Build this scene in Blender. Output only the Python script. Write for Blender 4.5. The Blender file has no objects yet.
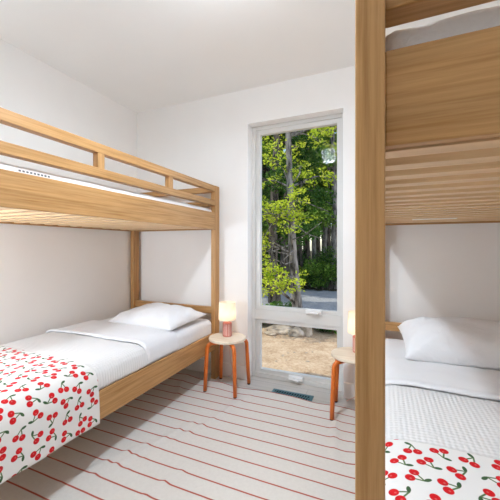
import bpy, bmesh, math, random
from mathutils import Vector, Matrix, noise
random.seed(7)
S = bpy.context.scene
COL = S.collection
PI = math.pi

# ------------------------------------------------------------ helpers
def link(o, parent=None):
    COL.objects.link(o)
    if parent is not None: o.parent = parent
    return o

def tag(o, label=None, cat=None, group=None, kind=None):
    if label: o['label'] = label
    if cat: o['category'] = cat
    if group: o['group'] = group
    if kind: o['kind'] = kind
    return o

def thing(name, label, cat, loc=(0, 0, 0), rotz=0, group=None):
    o = bpy.data.objects.new(name, None)
    o.empty_display_size = .1
    o.location = loc; o.rotation_euler = (0, 0, rotz)
    link(o); tag(o, label, cat, group)
    return o

def copy_tree(o, parent=None):
    c = o.copy(); link(c, parent)
    for ch in list(o.children): copy_tree(ch, c)
    return c

def obj(name, bm, mat, parent=None, smooth=False, loc=None):
    me = bpy.data.meshes.new(name)
    bm.normal_update()
    bm.to_mesh(me); bm.free()
    for m in (mat if isinstance(mat, (list, tuple)) else [mat]): me.materials.append(m)
    if smooth:
        for p in me.polygons: p.use_smooth = True
    o = bpy.data.objects.new(name, me)
    if loc: o.location = loc
    link(o, parent)
    return o

def struct(name, bm, mat, parent=None, smooth=False):
    o = obj(name, bm, mat, parent, smooth)
    if parent is None: o['kind'] = 'structure'
    return o

def box(bm, x0, x1, y0, y1, z0, z1, bev=0.0):
    r = bmesh.ops.create_cube(bm, size=1.0)
    vs = r['verts']
    for v in vs:
        v.co = Vector((x0 + (v.co.x + .5) * (x1 - x0), y0 + (v.co.y + .5) * (y1 - y0), z0 + (v.co.z + .5) * (z1 - z0)))
    if bev > 0:
        es = set()
        for v in vs:
            for e in v.link_edges: es.add(e)
        bmesh.ops.bevel(bm, geom=list(es), offset=bev, segments=2, affect='EDGES', profile=.6)
    return bm

def boxes(lst, bev=0.0):
    bm = bmesh.new()
    for b in lst: box(bm, *b, bev=bev)
    return bm

def tube(bm, pts, rad, n=12, cap=True):
    pts = [Vector(p) for p in pts]
    if not isinstance(rad, (list, tuple)): rad = [rad] * len(pts)
    rings = []
    ref = None
    for i, p in enumerate(pts):
        if i == 0: t = pts[1] - p
        elif i == len(pts) - 1: t = p - pts[i - 1]
        else: t = (pts[i + 1] - p).normalized() + (p - pts[i - 1]).normalized()
        t.normalize()
        if ref is None:
            ref = t.orthogonal().normalized()
        ref = (ref - t * ref.dot(t)).normalized()
        b = t.cross(ref)
        rings.append([bm.verts.new(p + (ref * math.cos(2 * PI * k / n) + b * math.sin(2 * PI * k / n)) * rad[i]) for k in range(n)])
    for a, b in zip(rings, rings[1:]):
        for k in range(n):
            bm.faces.new((a[k], a[(k + 1) % n], b[(k + 1) % n], b[k]))
    if cap:
        bm.faces.new(rings[0][::-1]); bm.faces.new(rings[-1])
    return bm

def lathe(bm, prof, n=40, cx=0, cy=0, ribs=0, amp=0, z_rib=None):
    rings = []
    for r, z in prof:
        ring = []
        for k in range(n):
            a = 2 * PI * k / n
            rr = r
            if ribs and (z_rib is None or z_rib[0] <= z <= z_rib[1]) and r > .01:
                rr = r - amp * abs(math.sin(ribs * a / 2)) ** 8
            ring.append(bm.verts.new((cx + rr * math.cos(a), cy + rr * math.sin(a), z)))
        rings.append(ring)
    for a, b in zip(rings, rings[1:]):
        for k in range(n):
            bm.faces.new((a[k], a[(k + 1) % n], b[(k + 1) % n], b[k]))
    bm.faces.new(rings[0][::-1]); bm.faces.new(rings[-1])
    return bm

def soft_box(x0, x1, y0, y1, z0, z1, r, nx, ny, nz, amp=0.0, sc=4.0, seed=0):
    """rounded box with a gridded surface"""
    bm = bmesh.new()
    vd = {}
    def V(i, j, k):
        if (i, j, k) in vd: return vd[(i, j, k)]
        p = Vector((x0 + (x1 - x0) * i / nx, y0 + (y1 - y0) * j / ny, z0 + (z1 - z0) * k / nz))
        q = Vector((min(max(p.x, x0 + r), x1 - r), min(max(p.y, y0 + r), y1 - r), min(max(p.z, z0 + r), z1 - r)))
        d = p - q
        if d.length > 1e-9:
            d.normalize(); p = q + d * r
        if amp:
            p += d * amp * noise.noise(Vector((p.x * sc, p.y * sc, p.z * sc + seed)))
        vd[(i, j, k)] = bm.verts.new(p)
        return vd[(i, j, k)]
    for i in range(nx):
        for j in range(ny):
            bm.faces.new((V(i, j, 0), V(i, j + 1, 0), V(i + 1, j + 1, 0), V(i + 1, j, 0)))
            bm.faces.new((V(i, j, nz), V(i + 1, j, nz), V(i + 1, j + 1, nz), V(i, j + 1, nz)))
    for i in range(nx):
        for k in range(nz):
            bm.faces.new((V(i, 0, k), V(i + 1, 0, k), V(i + 1, 0, k + 1), V(i, 0, k + 1)))
            bm.faces.new((V(i, ny, k), V(i, ny, k + 1), V(i + 1, ny, k + 1), V(i + 1, ny, k)))
    for j in range(ny):
        for k in range(nz):
            bm.faces.new((V(0, j, k), V(0, j, k + 1), V(0, j + 1, k + 1), V(0, j + 1, k)))
            bm.faces.new((V(nx, j, k), V(nx, j + 1, k), V(nx, j + 1, k + 1), V(nx, j, k + 1)))
    return bm

# ------------------------------------------------------------ materials
def new_mat(name, color=(.8, .8, .8), rough=.6, spec=.3, metal=0):
    m = bpy.data.materials.new(name); m.use_nodes = True
    b = m.node_tree.nodes['Principled BSDF']
    b.inputs['Base Color'].default_value = (*color, 1)
    b.inputs['Roughness'].default_value = rough
    b.inputs['Specular IOR Level'].default_value = spec
    b.inputs['Metallic'].default_value = metal
    return m

def noise_col(m, c1, c2, scale=5, stretch=(1, 1, 1), detail=4, coord='Object', lo=.35, hi=.65, bump=0, bscale=None, bdist=.002, rough=.5):
    nt = m.node_tree; N = nt.nodes; L = nt.links
    b = N['Principled BSDF']
    tc = N.new('ShaderNodeTexCoord'); mp = N.new('ShaderNodeMapping')
    mp.inputs['Scale'].default_value = stretch
    L.new(tc.outputs[coord], mp.inputs['Vector'])
    no = N.new('ShaderNodeTexNoise'); no.inputs['Scale'].default_value = scale; no.inputs['Detail'].default_value = detail
    no.inputs['Roughness'].default_value = rough
    L.new(mp.outputs[0], no.inputs['Vector'])
    cr = N.new('ShaderNodeValToRGB')
    cr.color_ramp.elements[0].position = lo; cr.color_ramp.elements[0].color = (*c1, 1)
    cr.color_ramp.elements[1].position = hi; cr.color_ramp.elements[1].color = (*c2, 1)
    L.new(no.outputs['Fac'], cr.inputs[0]); L.new(cr.outputs[0], b.inputs['Base Color'])
    if bump:
        n2 = N.new('ShaderNodeTexNoise'); n2.inputs['Scale'].default_value = bscale or scale * 4; n2.inputs['Detail'].default_value = 3
        L.new(mp.outputs[0], n2.inputs['Vector'])
        bp = N.new('ShaderNodeBump'); bp.inputs['Strength'].default_value = bump; bp.inputs['Distance'].default_value = bdist
        L.new(n2.outputs['Fac'], bp.inputs['Height']); L.new(bp.outputs[0], b.inputs['Normal'])
    return m

class E_:
    """tiny expression helper for math nodes"""
    def __init__(s, nt): s.nt = nt
    def m(s, op, a, b=None, c=None, clamp=False):
        n = s.nt.nodes.new('ShaderNodeMath'); n.operation = op; n.use_clamp = clamp
        for i, v in enumerate((a, b, c)):
            if v is None: continue
            if isinstance(v, (int, float)): n.inputs[i].default_value = v
            else: s.nt.links.new(v, n.inputs[i])
        return n.outputs[0]
    def add(s, a, b): return s.m('ADD', a, b)
    def sub(s, a, b): return s.m('SUBTRACT', a, b)
    def mul(s, a, b): return s.m('MULTIPLY', a, b)
    def hyp(s, a, b): return s.m('SQRT', s.add(s.mul(a, a), s.mul(b, b)))
    def step(s, d, r, w):   # 1 inside r, 0 outside, width w
        return s.m('DIVIDE', s.sub(r + w, d), w * 1.0, clamp=True)
    def mix(s, fac, a, b):
        n = s.nt.nodes.new('ShaderNodeMix'); n.data_type = 'RGBA'
        s.nt.links.new(fac, n.inputs[0])
        for i, v in ((6, a), (7, b)):
            if isinstance(v, tuple): n.inputs[i].default_value = (*v, 1)
            else: s.nt.links.new(v, n.inputs[i])
        return n.outputs[2]

def wood(name, axis, contrast=.5, dark=(.335, .163, .048), light=(.51, .288, .118)):
    m = new_mat(name, light, .42, .35)
    st = [95, 95, 95]; st[axis] = 3.0
    noise_col(m, dark, light, 1.0, tuple(st), 7, lo=.30, hi=.60, bump=.08, bscale=2.2, rough=.65)
    nt = m.node_tree; e = E_(nt)
    # larger cathedral grain tone
    tc = nt.nodes.new('ShaderNodeTexCoord'); mp = nt.nodes.new('ShaderNodeMapping')
    st2 = [22, 22, 22]; st2[axis] = 1.1; mp.inputs['Scale'].default_value = st2
    mp.inputs['Location'].default_value = (3.1, .7, 1.9)
    nt.links.new(tc.outputs['Object'], mp.inputs[0])
    wv = nt.nodes.new('ShaderNodeTexNoise'); wv.inputs['Scale'].default_value = 1; wv.inputs['Detail'].default_value = 3; wv.inputs['Distortion'].default_value = 1.2
    nt.links.new(mp.outputs[0], wv.inputs['Vector'])
    b = nt.nodes['Principled BSDF']
    src = b.inputs['Base Color'].links[0].from_socket
    hsv = nt.nodes.new('ShaderNodeHueSaturation')
    nt.links.new(src, hsv.inputs['Color'])
    nt.links.new(e.add(e.mul(wv.outputs['Fac'], contrast), 1.0 - contrast / 2), hsv.inputs['Value'])
    nt.links.new(hsv.outputs[0], b.inputs['Base Color'])
    return m

WX, WY, WZ = wood('bed_wood_crosswise', 0), wood('bed_wood_lengthwise', 1), wood('bed_wood_upright', 2)
WS = wood('slat_wood', 0, .2, (.60, .40, .215), (.70, .49, .28))
wall_m = noise_col(new_mat('wall_paint', (.8, .78, .75), .85, .2), (.865, .85, .83), (.88, .865, .845), 3, bump=.08, bscale=180, bdist=.0006)
ceil_m = noise_col(new_mat('ceiling_paint', (.84, .83, .81), .9, .15), (.89, .88, .86), (.90, .89, .87), 3, bump=.06, bscale=150, bdist=.0006)
trim_m = new_mat('trim_paint', (.88, .87, .85), .5, .4)
frame_m = new_mat('window_vinyl', (.67, .66, .635), .42, .4)
white_plastic = new_mat('handle_plastic', (.85, .85, .84), .35, .5)

def fabric(name, c, waffle=0, rough=.9, bump=.15, fine=260, period=.03, wr=0.0):
    m = new_mat(name, c, rough, .15)
    b = m.node_tree.nodes['Principled BSDF']
    b.inputs['Sheen Weight'].default_value = .15
    nt = m.node_tree; e = E_(nt)
    tc = nt.nodes.new('ShaderNodeTexCoord')
    n = nt.nodes.new('ShaderNodeTexNoise'); n.inputs['Scale'].default_value = fine; n.inputs['Detail'].default_value = 2
    nt.links.new(tc.outputs['Object'], n.inputs['Vector'])
    h = e.mul(n.outputs['Fac'], .12)
    if wr:
        n2 = nt.nodes.new('ShaderNodeTexNoise'); n2.inputs['Scale'].default_value = 9; n2.inputs['Detail'].default_value = 4; n2.inputs['Distortion'].default_value = 1.5
        nt.links.new(tc.outputs['Object'], n2.inputs['Vector'])
        h = e.add(h, e.mul(n2.outputs['Fac'], wr))
    if waffle:
        sp = nt.nodes.new('ShaderNodeSeparateXYZ'); nt.links.new(tc.outputs['Object'], sp.inputs[0])
        k = 2 * PI / period
        u = e.mul(e.add(sp.outputs[0], sp.outputs[1]), k); v = e.mul(e.sub(sp.outputs[0], sp.outputs[1]), k)
        h = e.add(h, e.mul(e.mul(e.m('SINE', u), e.m('SINE', v)), waffle))
    bp = nt.nodes.new('ShaderNodeBump'); bp.inputs['Strength'].default_value = bump; bp.inputs['Distance'].default_value = .006
    nt.links.new(h, bp.inputs['Height']); nt.links.new(bp.outputs[0], b.inputs['Normal'])
    return m

sheet_m = fabric('white_sheet', (.76, .76, .77), bump=.5, wr=1.2)
pillow_m = fabric('white_pillowcase', (.80, .80, .81), bump=.6, wr=2.4)
cover_m = fabric('white_textured_coverlet', (.74, .73, .72), waffle=.6, bump=.5, period=.036)
ticking_m = fabric('mattress_fabric', (.84, .84, .84), bump=.7, wr=3.0)

def cherry_mat():
    m = new_mat('cherry_print', (.8, .8, .8), .9, .15)
    nt = m.node_tree; N = nt.nodes; L = nt.links; e = E_(nt)
    uv = N.new('ShaderNodeUVMap'); sp = N.new('ShaderNodeSeparateXYZ'); L.new(uv.outputs[0], sp.inputs[0])
    P = .081
    px = e.m('DIVIDE', sp.outputs[0], P); py = e.m('DIVIDE', sp.outputs[1], P * .9)
    row = e.m('FLOOR', py)
    px = e.add(px, e.mul(e.m('FLOORED_MODULO', row, 2.0), .5))
    cx = e.m('FLOOR', px)
    cb = N.new('ShaderNodeCombineXYZ'); L.new(cx, cb.inputs[0]); L.new(row, cb.inputs[1])
    wn = N.new('ShaderNodeTexWhiteNoise'); wn.noise_dimensions = '3D'; L.new(cb.outputs[0], wn.inputs['Vector'])
    rs = N.new('ShaderNodeSeparateColor'); L.new(wn.outputs['Color'], rs.inputs[0])
    fx = e.add(e.sub(e.m('FRACT', px), .5), e.mul(e.sub(rs.outputs[0], .5), .14))
    fy = e.mul(e.add(e.sub(e.m('FRACT', py), .5), e.mul(e.sub(rs.outputs[1], .5), .14)), .9)
    ang = e.mul(rs.outputs[2], 2 * PI)
    c, s = e.m('COSINE', ang), e.m('SINE', ang)
    qx = e.add(e.mul(fx, c), e.mul(fy, s)); qy = e.sub(e.mul(fy, c), e.mul(fx, s))
    def circ(x, y, r, sx=1.0, sy=1.0, w=.02):
        return e.step(e.hyp(e.mul(e.sub(qx, x), sx), e.mul(e.sub(qy, y), sy)), r, w)
    def seg(ax, ay, bx, by, r):
        dx, dy = bx - ax, by - ay; ll = dx * dx + dy * dy
        ux, uy = e.sub(qx, ax), e.sub(qy, ay)
        t = e.m('DIVIDE', e.add(e.mul(ux, dx), e.mul(uy, dy)), ll, clamp=True)
        return e.step(e.hyp(e.sub(ux, e.mul(t, dx)), e.sub(uy, e.mul(t, dy))), r, .02)
    ch = e.m('MAXIMUM', circ(-.18, -.16, .155), circ(.17, -.20, .155))
    st = e.m('MAXIMUM', seg(.02, .24, -.16, -.1, .02), seg(.02, .24, .15, -.12, .02))
    # leaf: rotated ellipse
    lx = e.add(e.mul(e.sub(qx, .14), .9), e.mul(e.sub(qy, .29), .43)); ly = e.sub(e.mul(e.sub(qy, .29), .9), e.mul(e.sub(qx, .14), .43))
    lf = e.step(e.hyp(lx, e.mul(ly, 2.0)), .125, .03)
    base = (.74, .725, .70)
    cl = e.mix(st, base, (.10, .16, .06))
    cl = e.mix(lf, cl, (.045, .10, .04))
    cl = e.mix(ch, cl, (.55, .010, .014))
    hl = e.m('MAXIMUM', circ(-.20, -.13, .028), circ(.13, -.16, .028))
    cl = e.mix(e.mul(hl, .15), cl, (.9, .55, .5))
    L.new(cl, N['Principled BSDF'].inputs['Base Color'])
    tc = N.new('ShaderNodeTexCoord'); n = N.new('ShaderNodeTexNoise'); n.inputs['Scale'].default_value = 220
    L.new(tc.outputs['Object'], n.inputs['Vector'])
    bp = N.new('ShaderNodeBump'); bp.inputs['Strength'].default_value = .25; bp.inputs['Distance'].default_value = .001
    L.new(n.outputs['Fac'], bp.inputs['Height']); L.new(bp.outputs[0], N['Principled BSDF'].inputs['Normal'])
    return m
cherry_m = cherry_mat()

def rug_mat():
    m = new_mat('striped_rug_weave', (.7, .65, .58), .95, .1)
    nt = m.node_tree; N = nt.nodes; L = nt.links; e = E_(nt)
    uv = N.new('ShaderNodeUVMap'); sp = N.new('ShaderNodeSeparateXYZ'); L.new(uv.outputs[0], sp.inputs[0])
    tc = N.new('ShaderNodeTexCoord')
    n = N.new('ShaderNodeTexNoise'); n.inputs['Scale'].default_value = 2.2; n.inputs['Detail'].default_value = 3
    L.new(tc.outputs['Object'], n.inputs['Vector'])
    y = e.add(sp.outputs[1], e.mul(e.sub(n.outputs['Fac'], .5), .012))
    d = e.m('ABSOLUTE', e.sub(e.m('FRACT', e.add(e.m('DIVIDE', e.sub(y, 1.98), .1066), .5)), .5))
    line = e.step(d, .028, .03)
    n2 = N.new('ShaderNodeTexNoise'); n2.inputs['Scale'].default_value = 60; n2.inputs['Detail'].default_value = 4
    L.new(tc.outputs['Object'], n2.inputs['Vector'])
    base = e.mix(n2.outputs['Fac'], (.65, .615, .565), (.75, .715, .665))
    L.new(e.mix(line, base, (.44, .10, .065)), N['Principled BSDF'].inputs['Base Color'])
    h = e.add(e.mul(e.m('SINE', e.mul(sp.outputs[0], 2 * PI / .008)), e.m('SINE', e.mul(sp.outputs[1], 2 * PI / .010))), n2.outputs['Fac'])
    bp = N.new('ShaderNodeBump'); bp.inputs['Strength'].default_value = .35; bp.inputs['Distance'].default_value = .0015
    L.new(h, bp.inputs['Height']); L.new(bp.outputs[0], N['Principled BSDF'].inputs['Normal'])
    return m

def floor_mat():
    m = new_mat('whitewashed_planks', (.6, .57, .53), .38, .45)
    nt = m.node_tree; N = nt.nodes; L = nt.links; e = E_(nt)
    tc = N.new('ShaderNodeTexCoord')
    br = N.new('ShaderNodeTexBrick'); br.offset = .4; br.squash = 1
    br.inputs['Color1'].default_value = (.50, .47, .43, 1); br.inputs['Color2'].default_value = (.57, .54, .50, 1)
    br.inputs['Mortar'].default_value = (.30, .28, .25, 1)
    br.inputs['Scale'].default_value = 1; br.inputs['Mortar Size'].default_value = .0016
    br.inputs['Brick Width'].default_value = 1.5; br.inputs['Row Height'].default_value = .16
    L.new(tc.outputs['Object'], br.inputs['Vector'])
    mp = N.new('ShaderNodeMapping'); mp.inputs['Scale'].default_value = (1.5, 22, 1); L.new(tc.outputs['Object'], mp.inputs[0])
    n = N.new('ShaderNodeTexNoise'); n.inputs['Scale'].default_value = 1.4; n.inputs['Detail'].default_value = 6
    L.new(mp.outputs[0], n.inputs['Vector'])
    hs = N.new('ShaderNodeHueSaturation'); L.new(br.outputs['Color'], hs.inputs['Color'])
    L.new(e.add(e.mul(n.outputs['Fac'], .35), .83), hs.inputs['Value'])
    L.new(hs.outputs[0], N['Principled BSDF'].inputs['Base Color'])
    return m

# ------------------------------------------------------------ room shell
XL, XR, YB, YF, HC = -2.526, 1.03, 2.70, -2.10, 2.76      # left, right, window wall, rear wall, ceiling
WX0, WX1, WZ1 = -1.178, -.296, 2.433                     # window opening
WD = .22                                                 # wall thickness
struct('floor', boxes([(XL - .3, XR + .3, YF - .3, YB + WD, -.12, 0)]), floor_mat())
struct('ceiling', boxes([(XL - .3, XR + .3, YF - .3, YB + WD + .1, HC, HC + .25)]), ceil_m)
struct('wall_left', boxes([(XL - WD, XL, YF - WD, YB, -.3, HC)]), wall_m)
struct('wall_right', boxes([(XR, XR + WD, YF - WD, YB, -.3, HC)]), wall_m)
struct('wall_rear', boxes([(XL, XR, YF - WD, YF, -.3, HC)]), noise_col(new_mat('rear_wall_bounce_grey', (.42, .42, .41), .85, .2), (.41, .41, .40), (.43, .43, .42), 3))  # unseen wall, greyed to cut bounce light on the bunk ends
struct('wall_back', boxes([(XL - WD, WX0, YB, YB + WD, -.3, HC), (WX1, XR + WD, YB, YB + WD, -.3, HC),
                           (WX0, WX1, YB, YB + WD, WZ1, HC), (WX0, WX1, YB + WD, YB + WD + .02, -.3, .0)]), wall_m)
struct('baseboard_back', boxes([(XL, WX0 - .001, YB - .016, YB, 0, .13), (WX1 + .001, XR, YB - .016, YB, 0, .13)], bev=.003), trim_m)
struct('baseboard_left', boxes([(XL, XL + .0155, YF, YB - .016, 0, .13)], bev=.003), trim_m)
struct('baseboard_right', boxes([(XR - .0155, XR, YF, YB - .016, 0, .13)], bev=.003), trim_m)

struct('daylit_liner_1', boxes([(WX0, WX0 + .004, YB + .001, YB + .10, .001, WZ1), (WX1 - .004, WX1, YB + .001, YB + .10, .001, WZ1), (WX0 + .004, WX1 - .004, YB + .001, YB + .10, WZ1 - .004, WZ1)]),
       new_mat('return_daylight_white', (.93, .93, .93), .4, .5))  # extra white on the returns stands in for daylight falling on them
# window: fixed upper sash over an awning sash
def glass_mat():
    m = bpy.data.materials.new('window_glass'); m.use_nodes = True
    nt = m.node_tree; nt.nodes.clear()
    out = nt.nodes.new('ShaderNodeOutputMaterial'); mx = nt.nodes.new('ShaderNodeMixShader')
    tr = nt.nodes.new('ShaderNodeBsdfTransparent'); tr.inputs[0].default_value = (.97, .985, .98, 1)
    gl = nt.nodes.new('ShaderNodeBsdfGlossy'); gl.inputs['Roughness'].default_value = .0
    fr = nt.nodes.new('ShaderNodeFresnel'); fr.inputs['IOR'].default_value = 1.18
    nt.links.new(fr.outputs[0], mx.inputs[0]); nt.links.new(tr.outputs[0], mx.inputs[1]); nt.links.new(gl.outputs[0], mx.inputs[2])
    nt.links.new(mx.outputs[0], out.inputs[0])
    return m
GX0, GX1 = -1.089, -.365
win = thing('window_1', None, None); win['kind'] = 'structure'
fy0, fy1 = YB + .10, YB + .17
a0, a1 = WX0 + .045, WX1 - .03
struct('window_frame', boxes([(WX0, a0, fy0, fy1, 0, WZ1), (a1, WX1, fy0, fy1, 0, WZ1), (a0, a1, fy0, fy1, WZ1 - .04, WZ1),
        (a0, a1, fy0, fy1, 0, .045), (a0, a1, fy0, fy1, .56, .655)], bev=.003), frame_m, win)
struct('window_sash', boxes([(a0, GX0, fy0 + .012, fy1 - .01, .655, WZ1 - .04), (GX1, a1, fy0 + .012, fy1 - .01, .655, WZ1 - .04),
        (GX0, GX1, fy0 + .012, fy1 - .01, WZ1 - .083, WZ1 - .04), (GX0, GX1, fy0 + .012, fy1 - .01, .655, .69)], bev=.003), frame_m, win)
struct('window_sash', boxes([(a0, GX0, fy0 + .012, fy1 - .01, .045, .56), (GX1, a1, fy0 + .012, fy1 - .01, .045, .56),
        (GX0, GX1, fy0 + .012, fy1 - .01, .525, .56), (GX0, GX1, fy0 + .012, fy1 - .01, .045, .078)], bev=.003), frame_m, win)
gm = glass_mat()
for z0, z1 in ((.69, WZ1 - .083), (.078, .525)):
    bm = bmesh.new()
    y = YB + .14
    bm.faces.new([bm.verts.new(p) for p in ((GX0 - .005, y, z0 - .005), (GX1 + .005, y, z0 - .005), (GX1 + .005, y, z1 + .005), (GX0 - .005, y, z1 + .005))])
    struct('window_pane', bm, gm, win)
def handle(x0, x1, z0, z1):
    bm = boxes([(x0, x1, fy0 - .012, fy0 + .001, z0, z1)], bev=.004)
    box(bm, x0 + .02, x1 - .005, fy0 - .035, fy0 - .012, z0 + .012, z1 - .008, bev=.004)
    tube(bm, [(x0 + .03, fy0 - .03, z0 + .018), (x1 - .03, fy0 - .045, z0 + .012)], .007, 8)
    struct('window_handle', bm, white_plastic, win)
handle(-.64, -.495, .655, .70)
handle(-.80, -.665, .028, .072)

# ------------------------------------------------------------ rug
def rug():
    x0, x1, y0, y1 = -2.15, .75, -.75, 2.52
    nx, ny = 150, 170
    bm = bmesh.new(); uvl = bm.loops.layers.uv.new('UVMap')
    creases = [  # (x, y) start, direction, length, height : small folds that run lengthwise
        ((-1.02, 2.42), (-.28, -1), 1.15, .008), ((-1.20, 1.95), (-.35, -1), .9, .009), ((-1.33, 1.62), (-.5, -1), .65, .010),
        ((-.30, 2.45), (.04, -1), .6, .009), ((-1.75, 2.50), (.5, -1), .4, .010), ((-1.03, 1.45), (-.25, -1), .6, .009), ((-.17, 2.2), (.1, -1), .9, .006)]
    vs = []
    for j in range(ny + 1):
        for i in range(nx + 1):
            u, v = i / nx, j / ny
            X = x0 + (x1 - x0) * u; Y = y0 + (y1 - y0) * v
            z = .006 + .0015 * noise.noise(Vector((X * 2.5, Y * 2.5, 0)))
            dy = 0
            for (cx, cy), (dx_, dy_), ln, h in creases:
                l = math.hypot(dx_, dy_); tx, ty = dx_ / l, dy_ / l
                s = (X - cx) * tx + (Y - cy) * ty; d = (X - cx) * -ty + (Y - cy) * tx
                d += .012 * math.sin(s * 9)
                if -.05 < s < ln:
                    f = math.sin(PI * (s + .05) / (ln + .05)) ** .6
                    g = f * math.exp(-(d / .022) ** 2)
                    z += h * g; dy += h * .9 * g * math.sin(s * 11 + cx * 5)
            edge = 0
            if v > .94:
                k = (v - .94) / .06
                edge = k * (.012 * math.sin(X * 7 + 1) + .008 * math.sin(X * 17)) - k * .014 * (X + 1)
                z += k * .005 * (1 + math.sin(X * 13))
            vs.append((bm.verts.new((X, Y + dy + edge, z)), (X, Y)))
    W = nx + 1
    for j in range(ny):
        for i in range(nx):
            q = (vs[j * W + i], vs[j * W + i + 1], vs[(j + 1) * W + i + 1], vs[(j + 1) * W + i])
            f = bm.faces.new([a[0] for a in q])
            for lp, a in zip(f.loops, q): lp[uvl].uv = a[1]
    o = obj('striped_rug', bm, rug_mat(), smooth=True)
    s = o.modifiers.new('thickness', 'SOLIDIFY'); s.thickness = .005; s.offset = -1
    tag(o, 'cream flatwoven rug with thin red stripes lying across the floor between the beds', 'rug')
rug()

# floor register
def vent():
    t = thing('floor_vent', 'dark metal louvred floor vent tinted with reflected-sky teal in front of the window', 'vent', (-.705, 2.557, 0))
    m = new_mat('vent_metal', (.09, .19, .23), .4, .5, .2)  # teal base colour stands in for sky reflected on dark metal
    dk = new_mat('vent_dark', (.01, .02, .025), .8)
    obj('backing', boxes([(-.165, .165, -.045, .045, .0006, .002)]), dk, t)
    obj('frame', boxes([(-.178, .178, .035, .057, 0, .006), (-.178, .178, -.057, -.035, 0, .006),
                        (-.178, -.155, -.035, .035, 0, .006), (.155, .178, -.035, .035, 0, .006)], bev=.001), m, t)
    bm = boxes([(-.155, .155, -.003, .003, .002, .006)])
    for k in range(14):
        x = -.146 + k * .0225
        b2 = bmesh.ops.create_cube(bm, size=1)
        for v in b2['verts']:
            c = v.co
            v.co = Vector((x + c.x * .007 + c.y * .012, c.y * .07, .004 + c.z * .003))
    obj('louvre', bm, m, t)
vent()

# ------------------------------------------------------------ bunk beds
BW, BY0, BY1 = 1.05, .55, 2.665          # width, foot face, head face
POSTX, POSTY = .047, .08
def bunk(name_label, x_out, side):
    """x_out = outer (room side) face; side=+1 if the room lies towards +x of the bed"""
    t = thing('bunk_bed', name_label, 'bunk bed', (x_out - side * BW / 2, (BY0 + BY1) / 2, 0), 0, None)
    ox, oy = t.location.x, t.location.y
    def X(a, b):   # a,b measured inwards from the outer face
        p, q = x_out - side * a, x_out - side * b
        return (min(p, q) - ox, max(p, q) - ox)
    def part(name, lst, mat, bev=.0025, parent=t):
        bm = bmesh.new()
        for (xa, xb, y0, y1, z0, z1) in lst:
            x0, x1 = X(xa, xb); box(bm, x0, x1, y0 - oy, y1 - oy, z0, z1, bev=bev)
        return obj(name, bm, mat, parent)
    top = 1.845
    for xa in (0, BW - POSTX):
        for y0 in (BY0, BY1 - POSTY):
            part('post', [(xa, xa + POSTX, y0, y0 + POSTY, 0, top)], WZ, .004)
    ya, yb = BY0 + POSTY, BY1 - POSTY
    for z0, z1 in ((.285, .445), (1.428, 1.587)):
        for xa in (0.001, BW - .023):
            part('side_rail', [(xa, xa + .022, ya, yb, z0, z1)], WY)
    for ye in (BY0 + .014, BY1 - .036):
        part('end_board', [(POSTX, BW - POSTX, ye, ye + .022, 1.428, 1.587)], WX)
    part('end_board', [(POSTX, BW - POSTX, BY0 + .014, BY0 + .036, .285, .445)], WX)
    # head rails of the lower bunk
    for z0, z1 in ((.478, .545), (.618, .682)):
        part('head_rail', [(POSTX, BW - POSTX, BY1 - .06, BY1 - .03, z0, z1)], WX)
    for z0, z1 in ((.478, .545),):
        part('foot_rail', [(POSTX, BW - POSTX, BY0 + .03, BY0 + .06, z0, z1)], WX)
    # guards
    for z0, z1 in ((1.655, 1.705), (1.79, 1.843)):
        for xa in (0.001, BW - .048):
            part('guard_rail', [(xa, xa + .047, ya, yb, z0, z1)], WY, .003)
        for ye in (BY0 + .012, BY1 - .062):
            part('end_guard_rail', [(POSTX, BW - POSTX, ye, ye + .05, z0 - .001, z1 - .001)], WX, .003)
    for xa in (.001, BW - .046):
        for yc in (1.287, 1.92):
            part('guard_block', [(xa + .002, xa + .043, yc - .022, yc + .022, 1.703, 1.792)], WZ, .001)
    # slats, one mesh per level
    for zb, n in ((.375, 18), (1.432, 18)):
        lst = []
        for k in range(n):
            y = ya + .005 + k * (yb - ya - .06) / (n - 1)
            lst.append((.024, BW - .024, y, y + .05, zb + (.006 if zb > 1 else 0), zb + .0245 + (.006 if zb > 1 else 0)))
        part('slats', lst, WS, .001)
        part('slat_ledger', [(.0232, .045, ya, yb, zb - .022, zb - .0005), (BW - .045, BW - .0232, ya, yb, zb - .022, zb - .0005)], WY, .001) if zb < 1 else None
    return t, X, ox, oy
bedL, XLf, oxL, oyL = bunk('light oak bunk bed along the left wall, seen whole to its window end', -1.46, 1)
bedR, XRf, oxR, oyR = bunk('oak bunk bed on the right whose tall post and boards are close to the camera', -.042, -1)
# printed paper label under the last slats of the right bunk
pl = new_mat('label_paper', (.78, .74, .70), .7)
bm = boxes([(.18 - oxR, .42 - oxR, 2.215 - oyR, 2.26 - oyR, 1.4335, 1.4379)])
lb = obj('paper_label', bm, pl, bedR); lb['label'] = 'small white printed sticker'
ink = new_mat('label_ink', (.12, .12, .13), .8)

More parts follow.
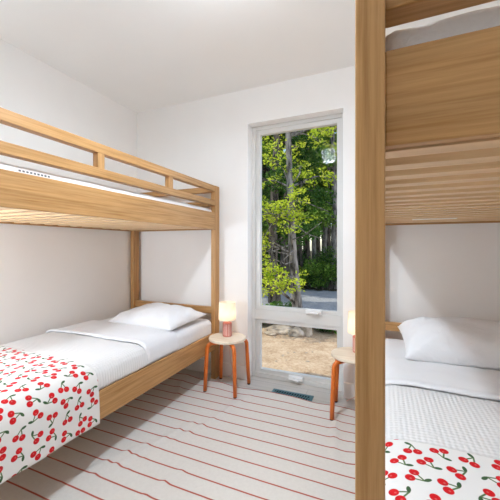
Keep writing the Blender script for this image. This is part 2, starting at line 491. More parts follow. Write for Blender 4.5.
def mattress(xa, xb, z0, z1, lab, mat, amp=.004, seed=0, r=.045, grp=None):
    cx, cy = (xa + xb) / 2, (BY0 + BY1) / 2
    y0, y1 = BY0 + .066 - cy, BY1 - .066 - cy
    t = thing('mattress', lab, 'mattress', (cx, cy, z0), 0, grp)
    o = obj('ticking', soft_box(xa - cx, xb - cx, y0, y1, 0, z1 - z0, r, 40, 80, 12, amp, 9, seed), mat, t, smooth=True)
    return t
def piping(t, xa, xb, z, r=.006):
    cx, cy = (xa + xb) / 2, (BY0 + BY1) / 2
    w = (xb - xa) / 2 - .012; l = (BY1 - BY0) / 2 - .080; k = .04
    pts = []
    for (sx, sy, a0_) in ((1, 1, 0), (-1, 1, 90), (-1, -1, 180), (1, -1, 270)):
        for s in range(5):
            a = math.radians(a0_ + s * 22.5)
            pts.append((sx * (w - k) + k * math.cos(a), sy * (l - k) + k * math.sin(a), z))
    pts.append(pts[0])
    return obj('piping', tube(bmesh.new(), pts, r, 8, cap=False), trim_m, t, smooth=True)
# upper mattresses
mLU = mattress(-2.475, -1.495, 1.463, 1.628, 'pale grey upper mattress on the left bunk bed, behind its guard rails', ticking_m, .004, 1, r=.03)
mRU = mattress(-.004, .970, 1.463, 1.662, 'wrinkled pale grey upper mattress above the big board of the right bunk bed', ticking_m, .007, 5, r=.03)
# sewn label on the left one
cx, cy = -1.985, (BY0 + BY1) / 2
bm = boxes([(-1.4955 - cx, -1.4925 - cx, .86 - cy, 1.02 - cy, 1.592 - 1.463, 1.612 - 1.463)])
sl = obj('sewn_label', bm, pl, mLU); sl['label'] = 'narrow sewn label with dark print'
bm = bmesh.new()
for k in range(9):
    y = .868 + k * .0165
    box(bm, -1.493 - cx, -1.4918 - cx, y - cy, y + .010 - cy, 1.598 - 1.463, 1.606 - 1.463)
obj('print', bm, ink, sl)

def drape(name, prof, y0, y1, ny, mat, thick, disp, lab, cat, parent=None, edge=None):
    """prof: list of (x, z); extruded along y with displacement; uv in metres"""
    # resample
    P = [Vector((p[0], 0, p[1])) for p in prof]
    Ls = [0]
    for a, b in zip(P, P[1:]): Ls.append(Ls[-1] + (b - a).length)
    tot = Ls[-1]; n = int(tot / .0125)
    pts = []
    for i in range(n + 1):
        s = tot * i / n
        k = max(j for j in range(len(Ls)) if Ls[j] <= s + 1e-9); k = min(k, len(P) - 2)
        f = (s - Ls[k]) / (Ls[k + 1] - Ls[k])
        pts.append((P[k].lerp(P[k + 1], f), s))
    sm = [p[0] for p in pts]
    for _ in range(3):
        sm = [sm[0]] + [(sm[i - 1] + sm[i] * 2 + sm[i + 1]) / 4 for i in range(1, len(sm) - 1)] + [sm[-1]]
    bm = bmesh.new(); uvl = bm.loops.layers.uv.new('UVMap'); rows = []
    for i, p in enumerate(sm):
        a = sm[max(0, i - 1)]; b = sm[min(len(sm) - 1, i + 1)]
        tn = (b - a).normalized(); nm = Vector((-tn.z, 0, tn.x))
        if nm.z < 0 and abs(nm.z) > .2: nm = -nm
        row = []
        s = pts[i][1]
        for j in range(ny + 1):
            v = j / ny; Y = y0 + (y1 - y0) * v
            ye = Y + (edge(p.x, v) if edge else 0)
            q = p + nm * disp(p.x, Y, s / tot, v) if disp else p.copy()
            row.append((bm.verts.new((q.x, ye, q.z)), (s, Y)))
        rows.append(row)
    for a, b in zip(rows, rows[1:]):
        for j in range(ny):
            q = (a[j], b[j], b[j + 1], a[j + 1])
            f = bm.faces.new([k[0] for k in q])
            for lp, k in zip(f.loops, q): lp[uvl].uv = k[1]
    bmesh.ops.recalc_face_normals(bm, faces=bm.faces)
    if sum(f.normal.z for f in bm.faces) < 0: bmesh.ops.reverse_faces(bm, faces=bm.faces)
    o = obj(name, bm, mat, parent, smooth=True)
    s = o.modifiers.new('thickness', 'SOLIDIFY'); s.thickness = thick; s.offset = 1
    if lab: tag(o, lab, cat)
    return o

def nz(x, y, z, a, sc): return a * noise.noise(Vector((x * sc, y * sc, z)))
def bedding(x_out, side, which, seed, wallgap=.05):
    # x measured inwards from the outer face, 0 = rail face
    def X(a): return x_out - side * a
    xs = sorted((X(.030), X(BW - .04)))
    mt = mattress(xs[0], xs[1], .3998, .572, 'white sheeted lower mattress of the %s bunk bed, under the coverlet' % which, sheet_m, .004, seed, r=.05)
    zt = .574
    prof = [(X(BW - .034), .47), (X(BW - .035), .53), (X(BW - .055), .563), (X(BW - .10), zt + .002), (X(.80), zt + .005), (X(.5), zt + .007), (X(.2), zt + .005),
            (X(.10), zt + .001), (X(.055), .563), (X(.034), .54), (X(.027), .50), (X(.0255), .452)]
    dp = lambda x, y, s, v: .007 + nz(x, y, seed, .003, 6) + nz(x, y, seed + 3, .0015, 17)
    drape('coverlet', prof, BY0 + .085, 1.68, 60, cover_m, .005, dp, 'white textured coverlet spread over the lower mattress of the %s bunk bed' % which, 'bedspread')
    # folded-back upper sheet band
    lift = [(p[0], p[1] + (.013 if p[1] > .55 else .004)) for p in prof]
    def dp2(x, y, s, v):
        return .006 + .009 * math.exp(-((v - .05) / .06) ** 2) - (.006 if v < .012 else 0) + nz(x, y, seed + 9, .004, 9)
    ed = lambda x, v: (-.0 + .022 * (x - x_out) * side) * (1 - v) + .008 * math.sin(x * 9 + seed) * (1 - v)
    drape('folded_sheet', lift, 1.665, 2.03, 50, sheet_m, .006, dp2, 'smooth white sheet folded back below the pillow on the %s bunk bed' % which, 'sheet', edge=ed)
    # cherry throw
    zt2 = zt + .026
    w = [(X(BW - .040), .555), (X(BW - .06), .578), (X(BW - .11), zt2 - .002), (X(.8), zt2 + .002), (X(.5), zt2 + .004), (X(.2), zt2 + .002), (X(.10), zt2 - .004),
         (X(.045), .578), (X(.01), .545), (X(-.006), .50), (X(-.008), .44), (X(-.009), .36), (X(-.010), .285 if side > 0 else .30)]
    def dp3(x, y, s, v):
        hang = max(0, (s - .86) / .14)
        return .003 + nz(x, y, seed + 20, .005, 5) * (1 - hang) + abs(nz(0, y, seed + 2, .008, 7)) * hang + hang * .004 * (1 + math.sin(y * 22))
    ed3 = lambda x, v: (.010 * math.sin(x * 5 + seed)) * v
    o = drape('cherry_blanket', w, BY0 + .09, 1.245 if side > 0 else 1.17, 110, cherry_m, .004, dp3,
              'white throw blanket printed with red cherries across the foot of the %s lower bunk' % which, 'blanket', edge=ed3)
    return mt
bedding(-1.46, 1, 'left', 2)
bedding(-.042, -1, 'right', 14)

def pillow(cx, cy, w, d, h, rz, lab, seed, tilt=0, z=.60):
    bm = bmesh.new(); n = 48; m = 36
    top, bot = [], []
    for sgn, lst in ((1, top), (-1, bot)):
        for j in range(m + 1):
            row = []
            for i in range(n + 1):
                u = -1 + 2 * i / n; v = -1 + 2 * j / m
                k = max(0, (1 - abs(u) ** 3.2)) ** .55 * max(0, (1 - abs(v) ** 3.0)) ** .55
                px = w / 2 * u * (1 - .05 * (1 - abs(u)) - .055 * (1 - v * v) * abs(u) ** 3)
                py = d / 2 * v * (1 - .07 * (1 - u * u) * abs(v) ** 3)
                wr = noise.noise(Vector((px * 8 + seed, py * 8, sgn * .3))) * .014 + noise.noise(Vector((px * 22 + seed, py * 13, 5))) * .004
                fold = .007 * math.sin((abs(u) * 8 + v * 5) * 2 + seed) * abs(u) ** 2
                if sgn > 0: pz = h * .72 * k + (wr + fold) * min(1, k * 3)
                else: pz = -h * .28 * k ** .8 
                if (i in (0, n) or j in (0, m)) and sgn < 0: row.append(top[j][i]); continue
                row.append(bm.verts.new((px, py, pz)))
            lst.append(row)
    for lst, sg in ((top, 1), (bot, -1)):
        for j in range(m):
            for i in range(n):
                q = [lst[j][i], lst[j][i + 1], lst[j + 1][i + 1], lst[j + 1][i]]
                if sg < 0: q.reverse()
                try: bm.faces.new(q)
                except ValueError: pass
    o = obj('pillow', bm, pillow_m, smooth=True)
    o.location = (cx, cy, z + h * .28); o.rotation_euler = (tilt, 0, rz)
    tag(o, lab, 'pillow')
    return o
pillow(-1.85, 2.245, .70, .50, .14, math.radians(-3), 'plump white pillow at the window end of the left lower bunk', 3, tilt=.06, z=.585)
pillow(.50, 2.27, .78, .52, .21, math.radians(2), 'plump white pillow at the head of the right lower bunk, beside the post', 11, tilt=.12, z=.59)

# ------------------------------------------------------------ stools
birch = noise_col(new_mat('birch_seat', (.72, .62, .48), .45, .35), (.70, .59, .45), (.80, .70, .56), 1, (3, 26, 8), 4)
edge_m = new_mat('stool_edge', (.62, .50, .36), .5)
orange = noise_col(new_mat('orange_lacquer', (.62, .13, .02), .38, .45), (.66, .15, .018), (.72, .18, .025), 8)
foot_m = new_mat('stool_foot_rubber', (.03, .02, .02), .7)
def make_stool(label, loc, rz):
    t = thing('stool', label, 'stool', loc, rz, None)
    bm = bmesh.new()
    lathe(bm, [(.155, .432), (.163, .434), (.166, .440), (.166, .449), (.163, .455), (.157, .457)], 56)
    obj('seat', bm, birch, t, smooth=False)
    for k in range(4):
        a = math.radians(45 + 90 * k); c, s = math.cos(a), math.sin(a)
        pts = []
        for r in (.05, .09, .125): pts.append((r * c, r * s, .4150))
        for q in range(1, 7):
            b = q * PI / 2 / 6
            r = .140 + .045 * math.sin(b); z = .415 - .045 * (1 - math.cos(b))
            pts.append((r * c, r * s, z))
        pts.append((.196 * c, .196 * s, .18)); pts.append((.205 * c, .205 * s, .012))
        lg = obj('leg', tube(bmesh.new(), pts, [.016] * 3 + [.017] * 6 + [.017, .0155], 14), orange, t, smooth=True)
        ft = lathe(bmesh.new(), [(.0125, 0), (.014, .002), (.014, .012)], 14, .205 * c, .205 * s)
        obj('foot_pad', ft, foot_m, lg)
        sc = lathe(bmesh.new(), [(.006, .3975), (.008, .399), (.008, .402)], 12, .07 * c, .07 * s)
        obj('screw', sc, white_plastic, lg)
    return t
st1 = make_stool('round birch stool with orange legs standing between the left bed and the window', (-1.27, 2.468, .002), 0)
st2 = make_stool('round birch stool with orange legs, half hidden behind the near bed post', (-.195, 2.45, .002), math.radians(2))

# ------------------------------------------------------------ lamps
def shade_mat():
    m = bpy.data.materials.new('lamp_shade_linen'); m.use_nodes = True
    nt = m.node_tree; nt.nodes.clear()
    out = nt.nodes.new('ShaderNodeOutputMaterial')
    d = nt.nodes.new('ShaderNodeBsdfDiffuse'); d.inputs[0].default_value = (.85, .80, .72, 1)
    t = nt.nodes.new('ShaderNodeBsdfTranslucent'); t.inputs[0].default_value = (.95, .86, .70, 1)
    mx = nt.nodes.new('ShaderNodeMixShader'); mx.inputs[0].default_value = .45
    nt.links.new(d.outputs[0], mx.inputs[1]); nt.links.new(t.outputs[0], mx.inputs[2]); nt.links.new(mx.outputs[0], out.inputs[0])
    return m
shade_m = shade_mat()
def emis(name, c, s):
    m = bpy.data.materials.new(name); m.use_nodes = True
    nt = m.node_tree; nt.nodes.clear()
    out = nt.nodes.new('ShaderNodeOutputMaterial'); e = nt.nodes.new('ShaderNodeEmission')
    e.inputs[0].default_value = (*c, 1); e.inputs[1].default_value = s
    nt.links.new(e.outputs[0], out.inputs[0]); return m
BULB = 30
bulb_m = emis('warm_bulb', (1, .77, .52), BULB)
pink = noise_col(new_mat('ribbed_pink_ceramic', (.55, .16, .13), .45, .45), (.50, .15, .12), (.60, .20, .16), 20)
groove = new_mat('ribbed_pale_glaze', (.80, .55, .48), .5)
brass = new_mat('lamp_metal', (.55, .45, .3), .35, .5, .9)
def make_lamp(label, loc):
    t = thing('table_lamp', label, 'lamp', loc, 0, None)
    bm = bmesh.new(); n = 96
    prof = [(.036, 0), (.041, .004), (.0415, .010), (.0415, .112), (.040, .120), (.030, .127), (.012, .129)]
    lathe(bm, prof, n, ribs=18, amp=.0035, z_rib=(.008, .115))
    o = obj('base', bm, [pink, groove], t, smooth=True)
    for p in o.data.polygons:
        a = math.atan2(p.center.y, p.center.x)
        if .01 < p.center.z < .115 and abs(math.sin(18 * a / 2)) > .86: p.material_index = 1
    o['label'] = 'ribbed dusty red cylinder base'
    obj('socket', lathe(bmesh.new(), [(.011, .128), (.011, .145), (.014, .147), (.014, .185), (.012, .188)], 20), brass, t, smooth=True)
    bm = bmesh.new(); N = 48; rows = []
    for z, r in ((.148, .078), (.150, .0785), (.302, .0745), (.304, .074)):
        rows.append([bm.verts.new((r * math.cos(2 * PI * k / N), r * math.sin(2 * PI * k / N), z)) for k in range(N)])
    for a, b in zip(rows, rows[1:]):
        for k in range(N): bm.faces.new((a[k], a[(k + 1) % N], b[(k + 1) % N], b[k]))
    o = obj('shade', bm, shade_m, t, smooth=True)
    o['label'] = 'glowing off-white drum shade'
    bm = bmesh.new(); bmesh.ops.create_uvsphere(bm, u_segments=16, v_segments=10, radius=.02)
    for v in bm.verts: v.co.z = v.co.z * 1.25 + .21
    obj('bulb', bm, bulb_m, t, smooth=True)
    # shade spider ring on the socket
    bm = bmesh.new()
    for k in range(3):
        a = 2 * PI * k / 3; tube(bm, [(.012 * math.cos(a), .012 * math.sin(a), .180), (.077 * math.cos(a), .077 * math.sin(a), .172)], .0012, 6)
    obj('shade_carrier', bm, brass, t)
    return t
ZS = .4592
lamp1 = make_lamp('small lit table lamp with ribbed red base on the stool left of the window', (-1.283, 2.49, ZS))
lamp2 = make_lamp('small lit table lamp on the stool behind the near bed post', (-.166, 2.495, ZS))
cord_m = new_mat('lamp_cord', (.75, .50, .46), .6)
def cord(lamp, pts):
    bm = bmesh.new()
    P = [Vector(p) for p in pts]; out = []
    for i in range(len(P) - 1):
        p0, p1, p2, p3 = P[max(0, i - 1)], P[i], P[i + 1], P[min(len(P) - 1, i + 2)]
        for k in range(6):
            t = k / 6
            out.append(.5 * ((2 * p1) + (-p0 + p2) * t + (2 * p0 - 5 * p1 + 4 * p2 - p3) * t * t + (-p0 + 3 * p1 - 3 * p2 + p3) * t ** 3))
    out.append(P[-1])
    tube(bm, out, .0028, 8)
    obj('cord', bm, cord_m, lamp, smooth=True)
cord(lamp1, [(0, .038, .008), (0, .09, .006), (-.01, .152, .002), (-.03, .178, -.06), (-.06, .17, -.2), (-.03, .165, -.36), (-.05, .178, -.43), (-.08, .186, -.445)])
cord(lamp2, [(0, .038, .008), (0, .09, .006), (.01, .135, .002), (.02, .165, -.06), (.03, .165, -.25), (-.02, .165, -.40), (-.08, .155, -.446), (-.10, .12, -.446)])

# ceiling lamp (seen mirrored in the upper pane)
cl = thing('ceiling_lamp', 'round ribbed glass bowl ceiling lamp mirrored in the window pane', 'lamp', (-.705, 1.10, HC), 0, None)
obj('mount', lathe(bmesh.new(), [(.010, -.150), (.010, -.022), (.05, -.018), (.062, -.010), (.062, 0)], 32), brass, cl, smooth=True)
prof = [(.02, -.255), (.055, -.248), (.085, -.225), (.103, -.185), (.110, -.145), (.113, -.115), (.104, -.118)]
CL = 62
ceil_lamp_m = emis('lit_bowl_glass', (.83, .94, 1.06), CL)
obj('bowl', lathe(bmesh.new(), prof, 72, ribs=24, amp=.006), ceil_lamp_m, cl, smooth=True)

al = bpy.data.lights.new('ceiling_lamp_light', 'AREA'); al.shape = 'DISK'; al.size = .2; al.energy = 27; al.color = (.81, .94, 1.08)
ao = link(bpy.data.objects.new('ceiling_lamp_light', al), cl); ao.location = (0, 0, -.262)
# fill lamp added out of view to brighten the walls under the bunks
fl = thing('added_fill_lamp', 'added out-of-view fill lamp with a white paper shade beyond the foot of the left bunk bed', 'lamp', (-2.30, .20, .0), 0, None)
obj('base', lathe(bmesh.new(), [(.14, 0), (.145, .004), (.145, .018), (.14, .022), (.012, .026), (.012, .03)], 40), brass, fl, smooth=True)
obj('pole', tube(bmesh.new(), [(0, 0, .02), (0, 0, 1.06)], .010, 14), brass, fl, smooth=True)
FILL = 52
obj('shade', lathe(bmesh.new(), [(.05, .99), (.12, 1.02), (.155, 1.09), (.17, 1.19), (.155, 1.29), (.12, 1.36), (.05, 1.39)], 40), emis('fill_lamp_glow', (.83, .94, 1.06), FILL), fl, smooth=True)

# ------------------------------------------------------------ outdoors
GZ = -.30
def terrain(x, y):
    h = GZ + .035 * noise.noise(Vector((x * 1.3, y * 1.3, 3))) + .02 * noise.noise(Vector((x * 4, y * 4, 1)))
    if y > 11: h += (y - 11) * .05
    if 7.9 < y < 10: h = GZ + .01 * noise.noise(Vector((x, y, 0)))
    return h
def ground_mat():
    m = new_mat('dry_ground', (.5, .4, .3), .95, .1)
    nt = m.node_tree; N = nt.nodes; L = nt.links; e = E_(nt)
    tc = N.new('ShaderNodeTexCoord')
    n = N.new('ShaderNodeTexNoise'); n.inputs['Scale'].default_value = 5; n.inputs['Detail'].default_value = 8; n.inputs['Roughness'].default_value = .7
    n2 = N.new('ShaderNodeTexNoise'); n2.inputs['Scale'].default_value = 32; n2.inputs['Detail'].default_value = 5
    L.new(tc.outputs['Object'], n.inputs['Vector']); L.new(tc.outputs['Object'], n2.inputs['Vector'])
    r = N.new('ShaderNodeValToRGB'); el = r.color_ramp.elements
    el[0].position = .32; el[0].color = (.25, .15, .08, 1); el[1].position = .72; el[1].color = (.62, .50, .37, 1)
    x = el.new(.5); x.color = (.46, .34, .23, 1)
    L.new(e.add(e.mul(n.outputs['Fac'], .6), e.mul(n2.outputs['Fac'], .4)), r.inputs[0])
    sp = N.new('ShaderNodeSeparateXYZ'); L.new(tc.outputs['Object'], sp.inputs[0])
    yy = e.add(sp.outputs[1], e.mul(e.sub(n.outputs['Fac'], .5), 1.0))
    road = e.mul(e.m('GREATER_THAN', yy, 6.9), e.m('LESS_THAN', yy, 11.2))
    rc = N.new('ShaderNodeValToRGB'); el = rc.color_ramp.elements
    el[0].position = .3; el[0].color = (.20, .21, .22, 1); el[1].position = .75; el[1].color = (.40, .41, .42, 1)
    L.new(n2.outputs['Fac'], rc.inputs[0])
    c = e.mix(road, r.outputs[0], rc.outputs[0])
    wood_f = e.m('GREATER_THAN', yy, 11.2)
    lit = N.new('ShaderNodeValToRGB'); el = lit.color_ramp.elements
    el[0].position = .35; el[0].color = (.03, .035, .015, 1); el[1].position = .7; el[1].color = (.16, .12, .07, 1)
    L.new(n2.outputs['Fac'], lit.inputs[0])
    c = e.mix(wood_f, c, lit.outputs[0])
    L.new(c, N['Principled BSDF'].inputs['Base Color'])
    bp = N.new('ShaderNodeBump'); bp.inputs['Strength'].default_value = .8; bp.inputs['Distance'].default_value = .05
    L.new(n2.outputs['Fac'], bp.inputs['Height']); L.new(bp.outputs[0], N['Principled BSDF'].inputs['Normal'])
    return m
bm = bmesh.new(); rows = []
ys = [YB + WD + .01 + i * .12 for i in range(60)] + [10.4 + i * .8 for i in range(30)]
xsn = [-24 + i * .5 for i in range(32)] + [-8 + i * .14 for i in range(86)] + [4.2 + i * .8 for i in range(18)]
for y in ys: rows.append([bm.verts.new((x, y, terrain(x, y))) for x in xsn])
for a, b in zip(rows, rows[1:]):
    for i in range(len(xsn) - 1): bm.faces.new((a[i], a[i + 1], b[i + 1], b[i]))
g = struct('ground', bm, ground_mat(), smooth=True)

def leaf_mat(name, c1, c2, c3, trans=.4):
    m = bpy.data.materials.new(name); m.use_nodes = True
    nt = m.node_tree; nt.nodes.clear()
    out = nt.nodes.new('ShaderNodeOutputMaterial')
    tc = nt.nodes.new('ShaderNodeTexCoord')
    n = nt.nodes.new('ShaderNodeTexNoise'); n.inputs['Scale'].default_value = 6; n.inputs['Detail'].default_value = 4; n.inputs['Roughness'].default_value = .8
    nt.links.new(tc.outputs['Object'], n.inputs['Vector'])
    r = nt.nodes.new('ShaderNodeValToRGB'); el = r.color_ramp.elements
    el[0].position = .36; el[0].color = (*c1, 1); el[1].position = .66; el[1].color = (*c3, 1); k = el.new(.5); k.color = (*c2, 1)
    nt.links.new(n.outputs['Fac'], r.inputs[0])
    d = nt.nodes.new('ShaderNodeBsdfDiffuse'); t = nt.nodes.new('ShaderNodeBsdfTranslucent')
    nt.links.new(r.outputs[0], d.inputs[0]); nt.links.new(r.outputs[0], t.inputs[0])
    mx = nt.nodes.new('ShaderNodeMixShader'); mx.inputs[0].default_value = trans
    nt.links.new(d.outputs[0], mx.inputs[1]); nt.links.new(t.outputs[0], mx.inputs[2]); nt.links.new(mx.outputs[0], out.inputs[0])
    return m
leaf_y = leaf_mat('yellow_green_leaves', (.20, .34, .03), (.52, .62, .05), (.82, .82, .13), .5)
leaf_g = leaf_mat('green_leaves', (.05, .14, .02), (.16, .30, .045), (.42, .54, .10))
leaf_d = leaf_mat('dark_leaves', (.018, .055, .014), (.055, .13, .028), (.18, .28, .06))
bark_l = noise_col(new_mat('grey_bark', (.3, .27, .24), .95, .1), (.05, .042, .036), (.30, .27, .245), 3, (6, 6, 1.2), 5, lo=.35, hi=.6, bump=.6, bscale=7, bdist=.03)
bark_d = noise_col(new_mat('dark_bark', (.12, .10, .08), .95, .1), (.03, .025, .02), (.18, .15, .12), 3, (6, 6, 1.2), 5, lo=.35, hi=.65, bump=.6, bscale=7, bdist=.03)

def leaves_mesh(name, clusters, size, mat, parent, rnd):
    """clusters: (centre, radii, count)"""
    V, F = [], []
    for (c, r, n) in clusters:
        for _ in range(n):
            while True:
                p = Vector((rnd.uniform(-1, 1), rnd.uniform(-1, 1), rnd.uniform(-1, 1)))
                if p.length <= 1: break
            p = Vector((c[0] + p.x * r[0], c[1] + p.y * r[1], c[2] + p.z * r[2]))
            a = Vector((rnd.gauss(0, 1), rnd.gauss(0, 1), rnd.gauss(0, .6))).normalized()
            b = a.cross(Vector((rnd.gauss(0, .5), rnd.gauss(0, .5), 1))).normalized()
            s = size * rnd.uniform(.6, 1.3)
            k = len(V)
            V += [p - a * s, p + b * s * .45 - a * s * .1, p + a * s, p - b * s * .45 - a * s * .1]
            F.append((k, k + 1, k + 2, k + 3))
    me = bpy.data.meshes.new(name); me.from_pydata([tuple(v) for v in V], [], F); me.materials.append(mat)
    o = bpy.data.objects.new(name, me); link(o, parent); return o

def trunk(name, pts, radii, mat, parent):
    return obj(name, tube(bmesh.new(), pts, radii, 10), mat, parent, smooth=True)

def rnd_tree(x, y, h, rad, rnd, lm, bm_, label, cat='tree', crown=(.28, 1.0), spread=1.3, n=3500, leaf=.075, low=False, group=None):
    z0 = terrain(x, y) - .05
    t = thing('forest_tree', label, cat, (x, y, z0), 0, group)
    lean = (rnd.uniform(-.05, .05), rnd.uniform(-.05, .05))
    pts, rr = [], []
    for i in range(9):
        f = i / 8
        pts.append((lean[0] * h * f + .05 * math.sin(f * 7 + x) * rad * 8, lean[1] * h * f + .04 * math.cos(f * 6 + y) * rad * 8, h * f)); rr.append(rad * (1.25 if i == 0 else (1 - .72 * f)))
    bb = tube(bmesh.new(), pts, rr, 10); cl = []
    nb = 16
    for k in range(nb):
        f = crown[0] + (crown[1] - crown[0]) * (k + .5) / nb
        i = min(7, int(f * 8)); p = Vector(pts[i]).lerp(Vector(pts[i + 1]), f * 8 - i)
        a = rnd.uniform(0, 2 * PI); L = spread * rnd.uniform(.6, 1.2) * (1.1 - .5 * f)
        e = p + Vector((math.cos(a) * L, math.sin(a) * L, L * rnd.uniform(.05, .5)))
        m_ = p.lerp(e, .5) + Vector((0, 0, .1 * L))
        tube(bb, [p, m_, e], [rad * .3, rad * .18, rad * .05], 5)
        for q in (e, m_, p.lerp(e, .8)):
            cl.append((q + Vector((rnd.uniform(-.3, .3), rnd.uniform(-.3, .3), rnd.uniform(-.2, .2))), (.55 * spread * .6, .55 * spread * .6, .32 * spread * .6), n // (nb * 3)))
    obj('trunk', bb, bm_, t, smooth=True)
    leaves_mesh('foliage', cl, leaf, lm, t, rnd)
    return t

# --- the near grey tree with yellow-green sprays
R1 = random.Random(3)
bx, by = -1.50, 5.87
bz = terrain(bx, by) - .06
nt_ = thing('broadleaf_tree', 'nearest grey-barked tree outside the window with yellow-green leaves', 'tree', (bx, by, bz))
Tp = [(0.02, 0, 0), (0.0, 0, .12), (-.01, .0, .5), (-.055, .0, 1.0), (-.10, .02, 1.5), (-.13, .03, 2.1), (-.17, .05, 2.8), (-.20, .05, 3.8), (-.15, .1, 5.2), (-.2, .1, 6.8)]
# sprays placed in the tree's own space: (dx, dy, height above ground, radii, n)
def P_(u, v, y):   # a point seen at (u,v) at depth y, in the tree's own coordinates
    a = (u - 250) / 310; d = (-.3917 + a * .92, .92 + a * .3917, (247 - v) / 310); t = y / d[1]
    return Vector((d[0] * t - bx, y - by, 1.26 + d[2] * t - bz))
sprays = [P_(268, 208, 5.5), P_(280, 205, 5.4), P_(262, 212, 5.3), P_(292, 196, 5.6), P_(272, 220, 5.5), P_(287, 216, 5.5),
          P_(276, 160, 5.7), P_(290, 175, 6.0), P_(300, 165, 6.2), P_(296, 205, 5.4), P_(305, 182, 6.0), P_(296, 228, 5.3),
          P_(270, 278, 5.3), P_(280, 272, 5.3), P_(291, 280, 5.2), P_(284, 290, 5.1), P_(264, 288, 5.1), P_(275, 284, 5.4), P_(264, 262, 5.2),
          P_(318, 138, 6.3), P_(308, 133, 6.3), P_(322, 130, 6.4), P_(330, 176, 6.2), P_(302, 218, 6.0), P_(262, 235, 5.6), P_(300, 148, 6.2), P_(262, 180, 5.6), P_(262, 245, 5.2)]
bb = tube(bmesh.new(), Tp, [.17, .115, .10, .092, .08, .07, .064, .055, .04, .02], 12); cl = []
for p in sprays:
    near = min(Tp, key=lambda q: abs(q[2] - (p.z - .25)))
    q0 = Vector(near); mid = q0.lerp(p, .55) + Vector((R1.uniform(-.12, .12), 0, R1.uniform(-.05, .12)))
    tube(bb, [q0, mid, p], [.022, .013, .004], 6)
    for k in range(6):
        q = p + Vector((R1.gauss(0, .13), R1.gauss(0, .14), R1.gauss(0, .09)))
        cl.append((q, (.12, .12, .07), 21))
        tube(bb, [mid.lerp(p, .6), q], [.006, .002], 4)
for k in range(90):  # upper crown above the window head
    a = R1.uniform(0, 2 * PI); r = R1.uniform(.3, 2.0)
    cl.append((Vector((math.cos(a) * r - .2, math.sin(a) * r, R1.uniform(3.6, 7.0))), (.3, .3, .18), 30))
# bare twigs
for (u0, v0, u1, v1) in ((290, 245, 262, 252), (292, 255, 266, 250), (293, 250, 275, 268), (292, 262, 272, 258), (291, 240, 322, 222), (278, 215, 270, 265), (286, 210, 262, 240), (296, 225, 325, 240), (290, 200, 330, 212)):
    a_, b_ = P_(u0, v0, 5.8), P_(u1, v1, 5.3)
    m_ = a_.lerp(b_, .5) + Vector((R1.uniform(-.06, .06), 0, R1.uniform(-.08, .08)))
    tube(bb, [a_, m_, b_], [.014, .010, .004], 5)
obj('trunk', bb, bark_l, nt_, smooth=True)
leaves_mesh('foliage', cl, .038, leaf_y, nt_, R1)

# --- trees across and beyond the drive; x/y lie inside the fan seen through the window, with margin
R2 = random.Random(11)
kinds = [('dark', leaf_d, bark_d), ('mid green', leaf_g, bark_d), ('light trunked', leaf_g, bark_l)]
spots = []
spots_near = [(-2.75, 8.3, 9, .15, 0), (-3.3, 10.9, 11, .16, 0)]
for (x, y, h, r, k) in spots_near: spots.append((x, y, h, r, k))
for (u, y, h, r, k) in [(262, 11.6, 9, .12, 1), (273, 12.2, 11, .15, 0), (301, 11.9, 10, .10, 1), (316, 12.0, 9, .10, 2), (324, 12.6, 10, .11, 2), (335, 11.7, 9, .13, 2), (309, 13.8, 12, .16, 0),
                        (285, 13.6, 12, .14, 1), (267, 14.6, 12, .17, 0), (330, 14.5, 12, .15, 1), (296, 16.0, 14, .18, 0), (318, 16.8, 14, .16, 1), (277, 17.3, 14, .18, 1), (338, 17.6, 14, .16, 0),
                        (260, 18.2, 14, .18, 0), (305, 19.0, 15, .2, 0), (325, 20.0, 15, .2, 0), (287, 20.6, 16, .2, 0), (268, 21.5, 16, .2, 1)]:
    a = (u - 250) / 310
    spots.append(((-.3917 + a * .92) / (.92 + a * .3917) * y, y, h, r, k))
for (x, y, h, r, k) in [(-7.6, 13, 11, .16, 1), (-9.5, 16.5, 13, .18, 0), (-.2, 12.5, 11, .16, 1), (1.6, 14.5, 12, .16, 0), (-6.0, 11.5, 10, .13, 0), (-12, 19, 14, .2, 1), (.8, 18.5, 14, .2, 0),
                        (-6.6, 8.2, 9, .16, 1), (-8.6, 9.6, 10, .16, 0), (3.4, 12.4, 11, .16, 1), (3.5, 17, 13, .2, 0)]:
    spots.append((x, y, h, r, k))
desc = {0: 'dark-leaved woodland tree in the wood seen through the window', 1: 'mid green woodland tree in the wood seen through the window', 2: 'pale-trunked slender woodland tree beyond the drive, seen through the window'}
for (x, y, h, r, k) in spots:
    near = y < 12.8
    rnd_tree(x, y, h, r, R2, kinds[k][1], kinds[k][2], desc[k], crown=(.16 if k != 2 else .22, 1.0), spread=1.7 if y > 12.8 else 1.35,
             n=9500 if y > 12.8 else 8500, leaf=.10 if y > 12.8 else .075, group=desc[k].split(' in the')[0].split(' beyond')[0] + 's outside')

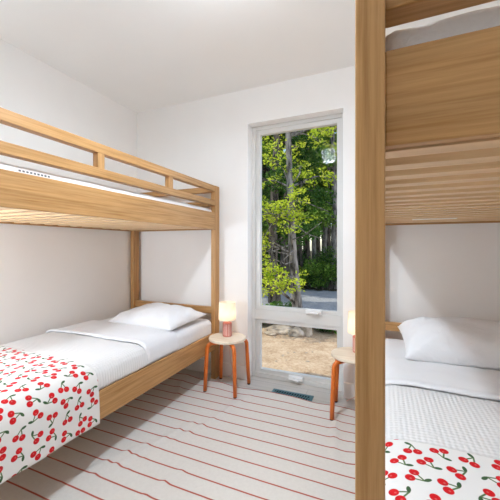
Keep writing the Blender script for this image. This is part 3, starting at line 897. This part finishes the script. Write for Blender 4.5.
# shrubs
def shrub(x, y, h, w, lm, label, n=900, leaf=.035, group=None):
    z0 = terrain(x, y) - .02
    t = thing('shrub', label, 'shrub', (x, y, z0), 0, group)
    bb = bmesh.new(); cl = []
    for k in range(9):
        a = 2 * PI * k / 9 + R2.uniform(-.3, .3); r = w * R2.uniform(.2, .75)
        e = Vector((math.cos(a) * r, math.sin(a) * r, h * R2.uniform(.35, .95)))
        tube(bb, [(0, 0, 0), e * .5 + Vector((0, 0, .05)), e], [.012, .008, .003], 5)
        cl.append((e, (w * .42, w * .42, h * .28), n // 9))
    obj('stems', bb, bark_d, t)
    leaves_mesh('foliage', cl, leaf, lm, t, R2)
gname = 'leafy shrubs beside the grey tree'
for (u, y, h, w, lm, kk) in [(262, 5.75, .42, .30, leaf_y, 'bright'), (272, 5.9, .36, .3, leaf_g, 'mid'), (284, 6.6, .34, .35, leaf_d, 'dark'), (306, 6.2, .22, .25, leaf_g, 'mid'), (318, 6.0, .24, .32, leaf_d, 'dark'),
                             (330, 5.9, .28, .34, leaf_d, 'dark'), (341, 5.8, .3, .34, leaf_g, 'mid'), (252, 5.8, .4, .35, leaf_g, 'mid'), (350, 5.9, .3, .35, leaf_d, 'dark')]:
    a = (u - 250) / 310; x = (-.3917 + a * .92) / (.92 + a * .3917) * y
    lab = {'bright': 'low yellow-green bush at the left edge of the dirt patch outside', 'mid': 'low mid green bush behind the dirt patch outside the window', 'dark': 'low dark green bush behind the dirt patch outside the window'}[kk]
    shrub(x, y, h, w, lm, lab, group=None if kk == 'bright' else 'low %s bushes' % kk)
for i in range(16):
    u = 250 + i * 6.6; y = R2.uniform(11.3, 12.6); a = (u - 250) / 310; x = (-.3917 + a * .92) / (.92 + a * .3917) * y
    shrub(x, y, R2.uniform(.7, 1.6), R2.uniform(.6, .9), leaf_g if i % 2 else leaf_d,
          'leafy understorey bush at the wood edge beyond the drive, %s' % ('mid green' if i % 2 else 'dark green'), n=1500, leaf=.05, group='understorey bushes ' + ('mid green' if i % 2 else 'dark green'))

# rocks and logs at the far edge of the dirt
rock_m = noise_col(new_mat('pale_rock', (.45, .38, .30), .9, .2), (.28, .22, .16), (.50, .43, .35), 6, bump=.5, bscale=20, bdist=.02)
def rock(u, y, w, d, h, lab, seed):
    a = (u - 250) / 310; x = (-.3917 + a * .92) / (.92 + a * .3917) * y
    bm = bmesh.new(); bmesh.ops.create_icosphere(bm, subdivisions=4, radius=1)
    for v in bm.verts:
        k = 1 + .28 * noise.noise(v.co * 1.4 + Vector((seed, 0, 0))) + .08 * noise.noise(v.co * 5 + Vector((seed, 2, 0)))
        v.co = Vector((v.co.x * w * k, v.co.y * d * k, max(-.35, v.co.z * k) * h))
    o = obj('rock', bm, rock_m, smooth=True); o.location = (x, y, terrain(x, y) + h * .3); o.rotation_euler = (0, 0, seed * .7)
    tag(o, lab, 'rock')
rock(281, 5.45, .26, .16, .10, 'long flat pale rock left of centre at the back of the dirt patch', 0.2)
rock(297, 5.35, .17, .15, .09, 'pale rock next to the tree foot behind the dirt patch', 1.1)
rock(307, 5.42, .10, .09, .17, 'upright tan rock right of the tree foot outside', 2.3)
rock(270, 5.25, .12, .08, .04, 'small low rock left end of the rock row outside', 3.9)
# loose stones
for i in range(12):
    y = R2.uniform(3.6, 5.2); u = R2.uniform(258, 345); a = (u - 250) / 310; x = (-.3917 + a * .92) / (.92 + a * .3917) * y
    bm = bmesh.new(); bmesh.ops.create_icosphere(bm, subdivisions=2, radius=1)
    w = R2.uniform(.010, .022)
    for v in bm.verts:
        k = 1 + .35 * noise.noise(v.co * 1.6 + Vector((i, 0, 0))); v.co = Vector((v.co.x * w * k * 1.4, v.co.y * w * k, v.co.z * w * k * .6))
    o = obj('stone', bm, rock_m, smooth=True); o.location = (x, y, terrain(x, y) + w * .25); o.rotation_euler = (0, 0, i)
    tag(o, 'small loose stone on the dry ground outside the lower pane', 'stone', 'loose stones on the dirt')

# ------------------------------------------------------------ light
w = bpy.data.worlds.new('World'); S.world = w; w.use_nodes = True
nt = w.node_tree
bg = nt.nodes['Background']
sky = nt.nodes.new('ShaderNodeTexSky'); sky.sky_type = 'NISHITA'; sky.sun_disc = False
sky.sun_elevation = math.radians(50); sky.sun_rotation = math.radians(90)
nt.links.new(sky.outputs[0], bg.inputs[0]); bg.inputs[1].default_value = .42
sl_ = bpy.data.lights.new('sun', 'SUN'); sl_.energy = 4.8; sl_.color = (1, .93, .80); sl_.angle = math.radians(.8)
so = link(bpy.data.objects.new('sun', sl_))
dirv = Vector((-.55, -.22, .90))      # towards the sun
so.rotation_euler = dirv.to_track_quat('Z', 'Y').to_euler(); so.location = (-5, 0, 12)

# ------------------------------------------------------------ camera
cam = bpy.data.cameras.new('camera'); cam.sensor_width = 36; cam.lens = 36 * 310 / 500
cam.shift_y = -3 / 500; cam.clip_start = .02; cam.clip_end = 200
co = link(bpy.data.objects.new('camera', cam))
co.location = (0, 0, 1.26); co.rotation_euler = (math.radians(90), 0, math.atan(132 / 310))
S.camera = co
S.view_settings.view_transform = 'Standard'; S.view_settings.look = 'None'
S.view_settings.gamma = 1; S.view_settings.use_curve_mapping = False
S.view_settings.exposure = -0.18
S.cycles.max_bounces = 20; S.cycles.diffuse_bounces = 14; S.cycles.transparent_max_bounces = 16
